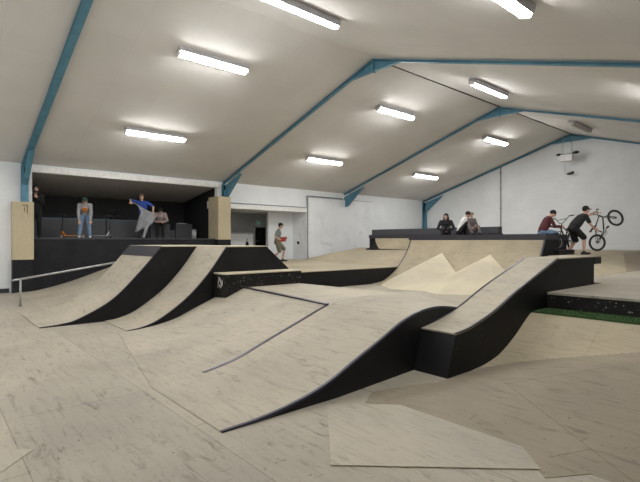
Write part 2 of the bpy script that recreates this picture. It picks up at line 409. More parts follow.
# plywood casings around the column feet
ca = thing('column_casing', 'tall plywood column casing with a black base, left of the dark alcove', 'column casing', (XL+.1, 2.33, 0), 0, 'plywood column casings')
q = MB(); q.box(XL-.02, XL+.30, 2.06, 2.62, 1.02, 2.82); q.build('plywood_panel', M['casing'], ca)
q = MB(); q.box(XL-.02, XL+.295, 2.065, 2.615, 0, 1.02); q.build('black_base', M['black_clean'], ca)
q = MB(); xx = XL+.302; q.box(xx-.001, xx+.002, 2.30, 2.46, 2.70, 2.725); q.box(xx-.001, xx+.002, 2.43, 2.455, 2.46, 2.72); q.box(xx-.001, xx+.002, 2.36, 2.38, 2.5, 2.66)
q.build('brown_mark', M['brown_mark'], ca)
cb = thing('column_casing', 'plywood column casing between the dark alcove and the white lobby', 'column casing', (XL+.1, 9.42, 0), 0, 'plywood column casings')
q = MB(); q.box(XL-.55, XL+.30, 9.05, 9.62, 1.66, 3.42); q.build('plywood_panel', M['casing'], cb)
q = MB(); q.box(XL-.549, XL+.305, 9.045, 9.625, 0, 1.66); q.build('black_base', M['black_clean'], cb)

# ------------------------------------------------------------------ alcove platform and its furniture
ap = thing('alcove_platform', 'black-fronted raised platform filling the dark alcove on the left', 'platform', (-18.7, 5.9, 0))
q = MB(); q.box(-20.28, XL+.02, 2.63, 9.04, 0, 1.66); q.build('front_panel', M['black_clean'], ap)
q = MB(); q.box(-20.28, XL+.05, 2.63, 9.04, 1.66, 1.70); q.build('deck', M['dark_grey'], ap)
def bench(y0, y1, x0, x1, h, lab):
    r = thing('grey_bench', lab, 'bench', ((x0+x1)/2, (y0+y1)/2, 1.70), 0, 'grey benches on the alcove platform')
    q = MB(); q.box(x0, x1-.02, y0+.01, y1-.01, 1.70, 1.70+h-.03); q.build('box_body', M['grey_bench'], r)
    q = MB(); q.box(x0, x1, y0, y1, 1.70+h-.03, 1.70+h); q.build('top_board', M['dark_grey'] if h < .7 else flat('bench_top_blue', (.10,.15,.20), .5), r)
bench(2.75, 5.35, -19.5, -18.9, .74, 'long dark grey bench behind the bending person and scooters')
bench(5.37, 6.75, -19.5, -18.9, .74, 'grey bench behind the person in the blue shirt, next right of the longest')
bench(6.95, 7.75, -19.2, -18.5, .62, 'grey bench that the person in the pink and grey top sits on')
bench(8.12, 8.88, -19.4, -18.8, .64, 'short grey bench with a white paper on top')
bench(7.86, 8.10, -19.4, -18.8, .36, 'lowest grey box, a step left of the papered bench')
q = MB(); q.box(-19.2, -18.9, 8.3, 8.7, 2.342, 2.355); q.box(-19.22,-18.95,8.34,8.66,2.355,2.37); tag(q.build('paper_stack', M['paper']), 'thin white stack of paper on the short grey bench', 'paper')
bn = thing('white_canister', 'upright white canister standing in the dark right end of the alcove', 'canister', (-18.75, 8.93, 1.7))
q = MB(); q.loft([(-18.75,8.93,1.70),(-18.75,8.93,2.06)], [.10,.10], n=20, cap=False); q.build('body', M['white_plastic'], bn)
q = MB(); q.loft([(-18.75,8.93,2.06),(-18.75,8.93,2.13)], [.104,.06], n=20, cap=False); q.build('lid', M['c_grey'], bn)
q = MB(); q.box(-17.95, -17.75, 9.135, 9.15, 2.98, 3.3); tag(q.build('wall_notice', M['paper']), 'white notice on the black side wall of the alcove', 'notice')
bg = thing('black_bag', 'slumped black bag lying on the grey bench left of the blue shirt', 'bag', (-19.15, 5.95, 2.44))
q = MB(); q.ell((-19.15,5.95,2.53), (.2,.34,.13)); q.ell((-19.15,6.1,2.6), (.15,.16,.13)); q.ell((-19.15,5.72,2.52), (.16,.2,.09)); q.build('bag_body', M['c_black'], bg)
q = MB(); q.tube([(-18.98,5.8,2.6),(-18.93,5.88,2.74),(-18.93,6.02,2.74),(-18.98,6.1,2.62)], .014); q.build('strap', M['c_navy'], bg)

# ------------------------------------------------------------------ left ramps
lb = thing('curved_bank', 'wide plywood bank against the black wall, behind the steel rail', 'ramp', (-14.4, 4.5, 0))
pb = spline([(2.1,0),(2.75,.05),(3.7,.29),(5.18,.80),(6.6,1.25)])
q = MB(); q.ext([(p[0], max(-.02, p[1]-.012)) for p in pb]+[(6.6,0)], -16.78, -11.76); q.build('side_panel', M['black'], lb)
skin_strip(pb, -16.78, -11.76, -.01, .006).build('riding_surface', M['ramp'], lb)

rl = thing('grind_rail', 'galvanised steel handrail on a single post in front of the left bank', 'rail', (-13.3, 1.79, 0))
q = MB(); q.tube([(-13.3,1.62,.64),(-13.3,1.79,.665),(-13.3,4.7,1.11)], .028, 10); q.build('rail', M['steel'], rl)
q = MB(); q.tube([(-13.3,1.79,.0),(-13.3,1.79,.65)], .024, 10); q.box(-13.45,-13.31,1.72,1.86,0,.012); q.build('post', M['steel'], rl)
q = MB(); q.tube([(-13.3,4.55,.55),(-13.3,4.55,1.08)], .024, 10); q.build('post', M['steel'], rl)

def quarter(name, label, x0, x1, prof, yback, tail=None, mat='ramp', coping=None, strip=True, base=0):
    y0, yl, hl = prof[0][0], prof[-1][0], prof[-1][1]
    r = thing(name, label, 'ramp', ((x0+x1)/2, (y0+yback)/2, base))
    tail = tail or [(yback, hl)]
    body = [(p[0], max(base, p[1])) for p in prof]+tail+[(tail[-1][0], base)]
    if body[0][1] > base+.001: body = [(y0, base)]+body
    q = MB(); q.ext(body, x0, x1); q.build('side_panel', M['black'], r)
    skin_strip(prof, x0+.004, x1-.004, -.006, .014).build('riding_surface', M[mat], r)
    q = MB(); q.box(x0, x1+.01, yl, tail[0][0], hl+.001, hl+.022); q.build('deck', M['pale'], r)
    if strip: skin_strip(prof, x1-.022, x1+.004, .0, .018).build('edge_strip', M['strip'], r)
    if coping:
        cp = [p for p in prof if p[0] >= coping]
        skin_strip(cp, x0, x1, .0, .022).build('coping_plate', M['coping'], r)
    return r
P1 = spline([(1.60,0),(1.95,.02),(2.27,.095),(2.87,.41),(3.38,.90),(3.89,1.475)])
quarter('quarter_pipe', 'left quarter pipe with a dark grey plate under its lip', -11.75, -9.71, P1, 5.3, coping=3.65)
P2 = spline([(2.72,0),(3.0,.035),(3.34,.16),(3.86,.51),(4.30,.95),(4.70,1.475)])
quarter('quarter_pipe', 'narrow quarter pipe beside the left one, set back, with a black sloping end', -9.70, -8.36, P2, 5.62, tail=[(5.68,1.475),(6.3,.96),(6.9,.45)])

# ------------------------------------------------------------------ centre funbox
fb = thing('funbox', 'large central plywood funbox with a launch ramp and dark steel edge strips', 'ramp', (-5.9, 4.5, 0))
Pf = spline([(1.88,0),(2.22,.012),(2.59,.055),(2.98,.14),(3.43,.30),(3.93,.475),(4.45,.665)])
PfT = Pf+[(4.62,.675)]
xa, xb = -8.345, -4.99
PlL = spline([(1.88,0),(2.22,.012),(2.59,.055),(2.98,.14),(3.43,.30),(3.93,.475),(4.45,.655),(4.80,.715),(5.2,.73),(5.8,.73),(6.75,.70)])
PlR = spline([(1.88,0),(2.22,.012),(2.59,.055),(2.98,.14),(3.43,.30),(3.93,.47),(4.37,.625),(4.77,.705),(5.2,.715),(5.7,.65),(6.75,.45)])
def xr(y): return -3.43-.17*max(0, min(1, (y-3.2)/2.0))
def ruled(A, B, name, mat, d0, d1, parent, base=None, label=None):
    """sheet (or, with base, a solid down to that height) ruled between two lists of 3D points"""
    q = MB(); n = len(A); up = Vector((0,0,1))
    lo = lambda p: (Vector((p[0],p[1],base)) if base is not None else Vector(p)+up*d0)
    vs = [Vector(p)+up*d1 for p in A]+[Vector(p)+up*d1 for p in B]+[lo(p) for p in A]+[lo(p) for p in B]
    fs = []
    for i in range(n-1):
        fs += [(i,i+1,n+i+1,n+i),(2*n+i,3*n+i,3*n+i+1,2*n+i+1),(i,2*n+i,2*n+i+1,i+1),(n+i,n+i+1,3*n+i+1,3*n+i)]
    fs += [(0,n,3*n,2*n),(n-1,3*n-1,4*n-1,2*n-1)]
    q.add(vs, fs); return q.build(name, mat, parent, label=label)
SH = .45
bankR = [(xb, y, z) for y, z in Pf]; bankL = [(xa, y+.68-.23*z/.665, z) for y, z in Pf]
ruled(bankL, bankR, 'side_panel', M['black'], 0, -.006, fb, base=-.01)
ruled(bankL, bankR, 'left_bank_surface', M['ramp'], -.005, .008, fb)
tL = [(xa,4.45+SH,.667),(xa,6.2,.667),(xa,7.9,.2)]; tR = [(xb,4.45,.667),(xb,6.4,.667),(xb,7.9,.2)]
ruled(tL, tR, 'side_panel', M['black'], 0, -.006, fb, base=0)
ruled(tL, tR, 'table_top', M['ramp'], -.005, .010, fb)
LA = [(xb+.002,y,z) for y,z in PlL]+[(xb+.002,8.3,.2)]; LB_ = [(xr(y),y,z) for y,z in PlR]+[(xr(9),8.3,.1)]
ruled(LA, LB_, 'side_panel', M['black'], 0, -.006, fb, base=-.01)
ruled(LA, LB_, 'launch_surface', M['ramp'], -.005, .010, fb)
Ps = [p for p in PlL if 2.45 < p[0] < 4.5]
ruled([(xb-.03,y,z) for y,z in Ps], [(xb+.02,y,z) for y,z in Ps], 'edge_strip', M['strip'], .005, .017, fb)
e1 = [(xr(y)-.026,y,z) for y,z in PlR]; e2 = [(xr(y)+.006,y,z) for y,z in PlR]
ruled(e1, e2, 'edge_strip', M['strip'], -.012, .016, fb)
xm = -7.9
ruled([(xm,4.45+SH*(xb-xm)/(xb-xa)-.03,.668),(xm,4.45+SH*(xb-xm)/(xb-xa)+.03,.674)], [(xb,4.42,.668),(xb,4.48,.674)], 'edge_strip', M['strip'], 0, .016, fb)

gb = thing('grind_box', 'low black grind box with white scribbles, on the funbox below the black ramp end', 'grind box', (-8.1, 5.3, .45))
bl = lambda y: max(0, .50+.30*(y-4.4)) if y < 4.95 else .667
q = MB(); q.ext([(4.42,.36),(4.42,.945),(6.27,.945),(6.27,.66),(4.95,.64)], -8.40, -7.9); q.build('box_body', M['black_chip'], gb)
q = MB(); q.box(-8.404, -7.885, 4.405, 6.28, .945, .967); q.build('top_board', M['pale'], gb)
q = MB(); rs = random.Random(3)
pts = [(-8.12+.10*math.sin(i*1.35)+.02*rs.random(), 4.412, .77+.10*math.cos(i*2.05)+.03*math.sin(i*.7)) for i in range(16)]
q.tube(pts, .005, 5); q.build('scribble', M['paper'], gb)

# ------------------------------------------------------------------ hubba ledge
hb = thing('hubba_ledge', 'long black-sided ledge curving up from the launch to a flat plywood top', 'ledge', (-3.27, 7.0, 0))
PT = spline([(4.77,.485),(4.95,.50),(5.2,.54),(5.69,.665),(6.16,.835),(6.5,.95),(7.0,1.10)],6)+[(7.68,1.305),(9.25,1.305)]
PB = spline([(5.20,-.01),(5.5,.02),(5.83,.08),(6.24,.27),(6.7,.55)],5)
q = MB(); q.ext([(4.60,0)]+PT+[(9.25,0)], -3.60, -3.07); q.build('side_panel', M['black'], hb)
skin_strip(PT[:-1]+[(9.6,1.305)], -3.603, -3.066, -.002, .018).build('top_surface', M['ramp'], hb)
skin_strip(PT[:-1], -3.61, -3.585, .012, .026).build('edge_strip', M['strip'], hb)
skin_strip(PT[:-1], -3.085, -3.06, .012, .026).build('edge_strip', M['strip'], hb)
q = MB(); q.box(-3.605, -3.064, 9.25, 9.6, 1.18, 1.303); q.build('end_block', M['black'], hb)

# ------------------------------------------------------------------ right bank, turf strip, upper deck
PR = spline([(5.1,0),(5.45,.025),(5.83,.10),(6.24,.28),(6.55,.46),(6.74,.555)],6)
def hA(y):
    if y <= PR[0][0]: return 0
    for a, b in zip(PR, PR[1:]):
        if a[0] <= y <= b[0]: return a[1]+(b[1]-a[1])*(y-a[0])/(b[0]-a[0])
    return .555
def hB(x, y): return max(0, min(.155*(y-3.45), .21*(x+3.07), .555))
rb = thing('right_bank', 'curved plywood bank with a hipped brown lower corner, rising to the green turf strip', 'ramp', (-.3, 5.2, 0))
xs = [-3.07+i*.03 for i in range(175)]; ys = [3.4+j*.0278333 for j in range(121)]
q = MB(); nx, ny = len(xs), len(ys); vs = []; 
for y in ys:
    for x in xs: vs.append((x, y, max(hA(y), hB(x, y))))
nb = len(vs)
for y in ys:
    for x in xs: vs.append((x, y, -.01))
def idx(i, j, b=0): return b*nb+j*nx+i
o0 = len(q.v); q.v += [Vector(v) for v in vs]
for j in range(ny-1):
    for i in range(nx-1):
        x, y = (xs[i]+xs[i+1])/2, (ys[j]+ys[j+1])/2
        a, b_ = hA(y), hB(x, y)
        if max(a, b_) <= 0: continue
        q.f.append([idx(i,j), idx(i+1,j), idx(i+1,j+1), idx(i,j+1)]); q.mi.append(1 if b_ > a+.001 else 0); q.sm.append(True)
for i in range(nx-1): q.f.append([idx(i,ny-1), idx(i+1,ny-1), idx(i+1,ny-1,1), idx(i,ny-1,1)]); q.mi.append(0); q.sm.append(False)
q.build('riding_surface', [M['ramp_tan'], M['floor_brown']], rb)
q = MB(); q.box(-3.06, 2.2, 6.742, 6.80, 0, .553); q.build('back_panel', M['black'], rb)

tf = MB(); tf.box(-3.06, 2.2, 6.76, 7.245, .555, .575)
rs = random.Random(5)
for k in range(2600):
    x = rs.uniform(-3.04, .3); y = rs.uniform(6.75, 7.24); h = rs.uniform(.008, .022)
    tf.add([(x-.006,y,.57),(x+.006,y,.57),(x+rs.uniform(-.01,.01),y+rs.uniform(-.01,.01),.575+h)], [(0,1,2)])
tr_ = thing('turf_step', 'strip of green artificial turf on a step between the right bank and the upper deck', 'turf', (-.4, 7.36, 0))
tf.build('turf', M['green'], tr_)
q = MB(); q.box(-3.06, 2.2, 6.805, 7.245, 0, .55); q.build('base', M['black_clean'], tr_)

ud = thing('upper_deck', 'plywood deck with a chipped black front, right of the ledge behind the turf', 'platform', (-.5, 12, 0))
q = MB(); q.box(-3.06, 2.4, 7.26, YE-.02, 0, .78); q.box(-3.7, -3.06, 9.62, YE-.02, 0, .78); q.build('front_panel', M['black_chip'], ud)
q = MB(); q.box(-3.055, 2.4, 7.25, YE-.02, .782, .815); q.box(-3.7, -3.055, 9.62, YE-.02, .782, .815); q.build('deck', M['floor'], ud)

# ------------------------------------------------------------------ back right: hip bank and rear deck
hk = thing('hip_bank', 'plywood bank with two facets rising from the upper deck to the rear deck', 'ramp', (-4.3, 15, 0))
xt, xo = -5.05, -3.71
V = [(xo,10.4,.815),(xt,12.9,1.2),(xo,13.4,.815),(xt,17.9,1.2),(xo,YE-.03,.815),(xt,YE-.03,1.2),
     (-4.9,10.6,.3),(xo,10.4,.3),(xt,12.9,.3),(xo,YE-.03,.3),(xt,YE-.03,.3)]
q = MB(); q.cur = 0; q.add(V, [(0,2,1),(1,2,3),(6,0,1),(7,0,6)]); q.cur = 1
q2 = MB(); q2.v = q.v; 
q.f += [[2,4,5,3]]; q.mi += [1]; q.sm += [False]
q.f += [[6,1,8],[4,9,10,5],[1,3,5,10,8],[0,7,9,4,2],[7,6,8,10,9]]; q.mi += [2]*5; q.sm += [False]*5
q.build('riding_surface', [M['ramp_tan'], M['floor_brown'], M['black']], hk)
rd = thing('rear_deck', 'wide plywood deck in front of the white gable wall, where the cyclists wait', 'platform', (-7, 19, 0))
q = MB(); q.box(-5.53, xt-.005, 13.15, YE-.02, .2, 1.165); q.box(-14.8, -5.62, 15.66, YE-.02, 0, 1.165); q.build('base', M['black_clean'], rd)
q = MB(); q.box(-5.53, xt-.005, 13.15, YE-.02, 1.168, 1.2); q.box(-14.8, -5.62, 15.66, YE-.02, 1.168, 1.2); q.build('deck', M['ramp_tan'], rd)

# low deck between the funbox and the back quarter
q = MB(); q.box(-10.2, -3.95, 8.32, 13.1, 0, .2); lk = q.build('low_deck', M['ramp']); tag(lk, 'low pale plywood deck between the funbox and the back quarter pipe', 'platform')

# ------------------------------------------------------------------ back quarter pipe
PQ = spline([(11.05,.2),(11.4,.23),(11.7,.31),(12.12,.53),(12.5,.82),(12.8,1.15),(12.98,1.42),(13.08,1.635)],6)
bq = thing('back_quarter_pipe', 'tall wide plywood quarter pipe across the back with a black lip band', 'ramp', (-7.9, 13.3, .2))
q = MB(); q.ext([(11.05,.2)]+PQ[1:]+[(14.5,1.635),(14.5,.2)], -10.2, -5.55); q.build('side_panel', M['black'], bq)
skin_strip(PQ, -10.2, -5.58, -.004, .014).build('riding_surface', M['quarter'], bq)
skin_strip(PQ, -10.225, -10.195, .0, .03).build('edge_strip', M['strip'], bq)
q = MB(); q.box(-10.3, -5.54, 13.06, 13.26, 1.63, 1.80); q.build('lip_band', M['coping'], bq)
q = MB(); q.box(-10.2, -5.54, 13.26, 14.5, 1.64, 1.795); q.box(-10.2, -8.1, 14.5, 15.6, 1.64, 1.87); q.build('deck', M['coping'], bq)
q = MB(); q.box(-10.15, -8.12, 14.51, 15.6, .2, 1.61); q.build('back_base', M['black'], bq)
skin_strip([(p[0]-.02,p[1]) for p in PQ], -5.58, -5.54, .0, .05).build('edge_strip', M['coping'], bq)

# set-back quarter left of it
PS = spline([(14.5,1.26),(14.8,1.34),(15.0,1.50),(15.1,1.72)],6)
sq = thing('setback_quarter', 'small curved quarter set back at the left end of the black lip band', 'ramp', (-12, 15, 0))
q = MB(); q.ext([(14.55,0)]+PS+[(15.1,0)], -13.75, -10.25); q.build('side_panel', M['black'], sq)
m_ = MB(); n = len(PS)
vs = [(-13.75+.8*(1-i/(n-1))**1.6, p[0], p[1]+.01) for i, p in enumerate(PS)]+[(-10.25, p[0], p[1]+.01) for p in PS]
m_.add(vs+[(v[0], v[1]+.02, v[2]-.012) for v in vs], [(i, i+1, n+i+1, n+i) for i in range(n-1)]+[(2*n+i, 3*n+i, 3*n+i+1, 2*n+i+1) for i in range(n-1)])
m_.build('riding_surface', M['quarter'], sq)
q = MB(); q.box(-14.1, -10.25, 15.1, 15.6, 0, 1.72); q.build('base', M['black'], sq)
q = MB(); q.box(-14.12, -10.22, 15.08, 15.6, 1.72, 1.87); q.build('lip_band', M['coping'], sq)
q = MB(); q.box(-14.2, -8.15, 15.36, 15.6, 1.871, 2.11); q = q.build('grey_ledge', M['dark_grey']); tag(q, 'long low grey ledge along the back of the quarter pipe deck', 'ledge')

# ------------------------------------------------------------------ left platform with hump
lp = thing('left_platform', 'low plywood platform with a long black front, below the white wall block', 'platform', (-13.5, 9, 0))
q = MB(); q.box(-16.78, -10.2, 7.0, 15.05, 0, .70); q.build('front_panel', M['black'], lp)
q = MB(); q.box(-16.78, -10.19, 7.0, 15.05, .702, .722); q.build('deck', M['ramp_tan'], lp)
V = [(-16.78,13.3,.722),(-10.2,12.2,.722),(-10.2,14.55,1.29),(-14.6,14.9,1.30),(-16.78,15.0,.722),(-14.6,15.04,1.30),(-10.2,15.04,1.29),
     (-10.2,15.04,.71),(-16.78,15.04,.71),(-10.2,12.2,.71),(-16.78,13.3,.71),(-14.0,12.85,.722)]
q = MB(); q.add(V, [(1,2,3,11),(0,11,3),(0,3,4),(4,3,5),(2,6,5,3),(5,6,7,8),(4,5,8),(1,9,7,6,2),(0,10,9,1,11),(0,4,8,10),(8,7,9,10)])
q.build('hump_bank', M['ramp_tan'], lp)

# zig-zag pale bank in front of the back quarter
dp = thing('double_peak_bank', 'pale plywood bank with two pointed peaks lying against the back quarter pipe', 'ramp', (-7.8, 11.4, .2))
A = (-10.15,11.62,.24); P_1 = (-8.68,12.72,1.22); Vv = (-7.82,12.16,.66); P_2 = (-7.0,12.72,1.20); B = (-5.9,12.0,.50)
F0 = (-9.75,10.95,.206); F1 = (-8.75,10.25,.206); Fm = (-7.9,10.45,.206); F2 = (-7.1,10.2,.206); F3 = (-5.9,11.0,.206)
top = [A, P_1, Vv, P_2, B, F3, F2, Fm, F1, F0]
bot = [(p[0], p[1]+(.0 if k > 4 else .02), .1) for k, p in enumerate(top)]
q = MB(); n = 10
q.add(top+bot, [(0,1,9),(9,1,8),(8,1,2),(8,2,7),(7,2,6),(2,3,6),(6,3,5),(5,3,4)]+[(i, n+i, n+(i+1)%n, (i+1)%n) for i in range(n)]+[tuple(range(2*n-1, n-1, -1))])
q.build('riding_surface', M['pale'], dp)
#PART2BEGIN
# ------------------------------------------------------------------ people
def remesh(mb, name, mat, parent, vox, label=None, smooth=3):
    o = mb.build('tmp', M[mat], None, False)
    m = o.modifiers.new('r', 'REMESH'); m.mode = 'VOXEL'; m.voxel_size = vox; m.use_smooth_shade = True
    s = o.modifiers.new('s', 'SMOOTH'); s.factor = .5; s.iterations = smooth
    dg = bpy.context.evaluated_depsgraph_get(); me = bpy.data.meshes.new_from_object(o.evaluated_get(dg))
    me.name = name; me.materials.clear(); me.materials.append(M[mat])
    for p in me.polygons: p.use_smooth = True; p.material_index = 0
    bpy.data.objects.remove(o); n = bpy.data.objects.new(name, me); C.objects.link(n); n.parent = parent
    if label: n['label'] = label
    return n
def ik(a, b, l1, l2, hint):
    a, b, hint = Vector(a), Vector(b), Vector(hint); d = b-a; L = d.length
    if L > (l1+l2)*.995: b = a+d.normalized()*(l1+l2)*.995; d = b-a; L = d.length
    t = d.normalized(); x = (l1*l1-l2*l2+L*L)/(2*L); h = math.sqrt(max(0, l1*l1-x*x))
    hn = hint-t*hint.dot(t); hn = hn.normalized() if hn.length > 1e-4 else Vector((0,1,0))
    return a+t*x+hn*h, b
def hand(mb, w, d, nrm, s, curl=.5):
    """palm, four unequal bent fingers and a side thumb; w wrist, d direction, nrm palm normal (fingers curl towards it)"""
    d = Vector(d).normalized(); nrm = Vector(nrm); nrm = (nrm-d*nrm.dot(d)).normalized(); lat = d.cross(nrm)
    mb.loft([w-d*.01*s, w+d*.035*s, w+d*.085*s], [(.024*s,.017*s), (.036*s,.016*s), (.038*s,.013*s)], lat, 10)
    for k, L in enumerate((.066,.076,.070,.054)):
        b = w+d*.085*s+lat*(.028-.0187*k)*s
        a1 = curl*.7; a2 = curl*1.6; d1 = d*math.cos(a1)+nrm*math.sin(a1); d2 = d*math.cos(a2)+nrm*math.sin(a2)
        m = b+d1*L*.5*s; mb.loft([b-d*.02*s, m, m+d2*L*.45*s], [.0095*s,.009*s,.0075*s], lat, 8)
    b = w+d*.03*s+lat*.03*s; dd = (d*.75+lat*.6+nrm*.25).normalized(); m = b+dd*.035*s
    mb.loft([b-dd*.015*s, m, m+(dd+d*.4).normalized()*.03*s], [.013*s,.011*s,.009*s], nrm, 8)
def person(name, label, loc, rz, s, pelvis, neck, head, look, hands, feet, top, sleeve, bottom, leg, shoe,
           hat=None, hatmat='hair', hairmat='hair', elbow=((-.6,-.5,-.6),(.6,-.5,-.6)), knee=((0,1,.1),(0,1,.1)), hdir=None, hnrm=None, toe=((0,1,0),(0,1,0)), beard=False, lat=(1,0,0), curl=.6, group=None, fat=1.0):
    r = thing(name, label, 'person', loc, rz, group)
    P, N, H = Vector(pelvis), Vector(neck), Vector(head); lat = Vector(lat).normalized()
    up = (N-P).normalized(); fw = up.cross(lat)*-1
    sh = []; el = []; wr = []; hp = []; kn = []; an = []
    for i, sg in enumerate((-1, 1)):
        S_ = N-up*.055*s+lat*sg*.175*s; e, w_ = ik(S_, hands[i], .29*s, .255*s, elbow[i]); sh.append(S_); el.append(e); wr.append(w_)
        h_ = P+lat*sg*.085*s-up*.02*s; k, a = ik(h_, feet[i], .43*s, .42*s, knee[i]); hp.append(h_); kn.append(k); an.append(a)
    body = MB()
    def torso(mb, g):
        pts = [P-up*.05*s, P+up*.08*s, P.lerp(N,.42), P.lerp(N,.75), N-up*.05*s]
        mb.loft(pts, [(.150*s+g,.105*s+g), (.145*s*fat+g,.100*s*fat+g), (.135*s*fat+g,.098*s*fat+g), (.165*s+g,.112*s+g), (.12*s+g,.075*s+g)], lat, 18)
        for S_ in sh: mb.loft([N-up*.06*s, S_], [.062*s+g, .056*s+g], fw, 12)
    torso(body, 0)
    body.loft([N-up*.05*s, N.lerp(H,.5), H], [.056*s,.050*s,.05*s], lat, 12)
    lk = Vector(look).normalized(); hu = (H-N).normalized(); hu = (hu-lk*hu.dot(lk)*.999)
    hu = hu.normalized() if hu.length > .1 else lk.cross(lat).normalized(); 
    hl = lk.cross(hu).normalized(); R = Matrix((hl, lk, hu)).transposed()
    body.ell(H+hu*.02*s, (.074*s,.093*s,.096*s), R); body.ell(H-hu*.045*s+lk*.025*s, (.054*s,.062*s,.066*s), R)
    body.ell(H-hu*.012*s+lk*.098*s, (.014*s,.020*s,.022*s), R)
    for sg in (-1,1): body.ell(H+hl*sg*.076*s-hu*.01*s, (.010*s,.020*s,.030*s), R)
    for i in (0,1):
        body.loft([sh[i], sh[i].lerp(el[i],.5), el[i], el[i].lerp(wr[i],.4), wr[i]], [.050*s,.045*s,.038*s,.036*s,.026*s], fw, 12)
        hd = (wr[i]-el[i]).normalized() if not hdir or hdir[i] is None else Vector(hdir[i])
        hn = Vector((-1 if i else 1, .2, 0)) if not hnrm else Vector(hnrm[i])
        hand(body, wr[i], hd, hn, s, curl)
        body.loft([hp[i], hp[i].lerp(kn[i],.5), kn[i], kn[i].lerp(an[i],.35), an[i]], [.083*s,.070*s,.052*s,.052*s,.036*s], lat, 14)
        t_ = Vector(toe[i]).normalized(); body.loft([an[i]-Vector((0,0,.035*s))-t_*.02*s, an[i]-Vector((0,0,.05*s))+t_*.12*s], [.035*s,.03*s], lat, 10)
    remesh(body, 'body', 'skin', r, .0085)
    shirt = MB(); torso(shirt, .016)
    for i in (0,1):
        if sleeve == 'long': shirt.loft([sh[i], sh[i].lerp(el[i],.5), el[i], el[i].lerp(wr[i],.5), el[i].lerp(wr[i],.93)], [.070*s,.062*s,.056*s,.050*s,.040*s], fw, 12)
        else: shirt.loft([sh[i], sh[i].lerp(el[i],.68)], [.070*s,.062*s], fw, 12)
    remesh(shirt, 'hoodie' if sleeve == 'long' else 't_shirt', top, r, .013)
    tr = MB(); tr.loft([P-up*.06*s, P+up*.06*s], [(.166*s,.122*s),(.160*s,.117*s)], lat, 16)
    for i in (0,1):
        if leg == 'long': tr.loft([hp[i], hp[i].lerp(kn[i],.5), kn[i], kn[i].lerp(an[i],.4), kn[i].lerp(an[i],.93)], [.100*s,.086*s,.070*s,.068*s,.056*s], lat, 14)
        else: tr.loft([hp[i], hp[i].lerp(kn[i],.55), hp[i].lerp(kn[i],.92)], [.104*s,.098*s,.092*s], lat, 14)
    remesh(tr, 'trousers' if leg == 'long' else 'shorts', bottom, r, .013)
    for i in (0,1):
        t_ = Vector(toe[i]).normalized(); b = an[i]-Vector((0,0,.045*s)); q = MB()
        q.loft([b-t_*.055*s, b+t_*.03*s, b+t_*.12*s, b+t_*.175*s], [(.040*s,.042*s),(.044*s,.046*s),(.047*s,.036*s),(.040*s,.028*s)], t_.cross(Vector((0,0,1))), 14)
        q.loft([b, b+Vector((0,0,.05*s))], [.045*s,.044*s], lat, 12)
        q.build('shoe', M[shoe], r, False)
    for sg in (-1,1):
        q = MB(); q.ell(H+hl*sg*.030*s+lk*.088*s+hu*.012*s, (.013*s,.008*s,.008*s), R, 8, 6); q.build('eye', M['eye'], r, False)
    q = MB(); q.ell(H-hu*.058*s+lk*.084*s, (.022*s,.008*s,.006*s), R, 8, 6); q.build('mouth', M['lip'], r, False)
    if hat in ('beanie', 'cap', 'helmet', 'hair', 'long', 'hood'):
        q = MB(); k = 1.10 if hat != 'helmet' else 1.32
        q.ell(H+hu*.038*s-lk*.016*s, (.080*s*k,.094*s*k,.084*s*k), R)
        if hat == 'hood': q.loft([H+hu*.02*s-lk*.03*s, N-fw*.0+hu*.0-lk*.05*s], [(.095*s,.09*s),(.12*s,.09*s)], hl, 14)
        if hat == 'long': q.loft([H-lk*.045*s, N-lk*.06*s], [(.07*s,.045*s),(.07*s,.03*s)], hl, 12)
        if hat == 'cap': q.loft([H+hu*.045*s+lk*.06*s, H+hu*.038*s+lk*.165*s], [(.070*s,.010*s),(.050*s,.007*s)], hl, 14)
        nm = {'cap':'cap','beanie':'beanie','helmet':'helmet','hair':'hair','long':'hair','hood':'hood'}[hat]
        remesh(q, nm, hatmat, r, .009)
        if hat in ('cap',):
            q = MB(); q.ell(H+hu*.008*s-lk*.028*s, (.079*s,.080*s,.070*s), R); q.build('hair', M[hairmat], r, False)
    if beard:
        q = MB(); q.ell(H-hu*.078*s+lk*.045*s, (.054*s,.052*s,.045*s), R); q.build('beard', M['hair'], r, False)
    return r

def at(px, py, z):     # a point seen at image position (px, py) at depth z, in world space
    a = math.radians(49.2); S_, C_ = math.sin(a), math.cos(a); k = (px-320)/459*z
    return (-S_*z+C_*k, C_*z+S_*k, 1.6-(py-241)/459*z)
CAMF = -130.8*PI/180    # facing the viewpoint
RGT = -40.8*PI/180      # facing right across the hall
LFT = 139.2*PI/180

# 1 standing in black at the left column
person('person', 'person in black with a dark beanie and beard, standing at the left plywood column', (-17.48,2.78,1.70), CAMF+.5, 1.0,
  (0,0,.92), (0,0,1.44), (0,.03,1.60), (-.1,1,-.12), ((-.05,.22,1.30),(.34,.20,1.28)), ((-.10,0,.08),(.12,.02,.08)),
  'c_black', 'long', 'c_black', 'long', 'shoe_k', 'beanie', 'c_black', beard=True, hdir=((.4,.2,.8),(.9,.3,0)), hnrm=((0,-1,0),(0,0,-1)))
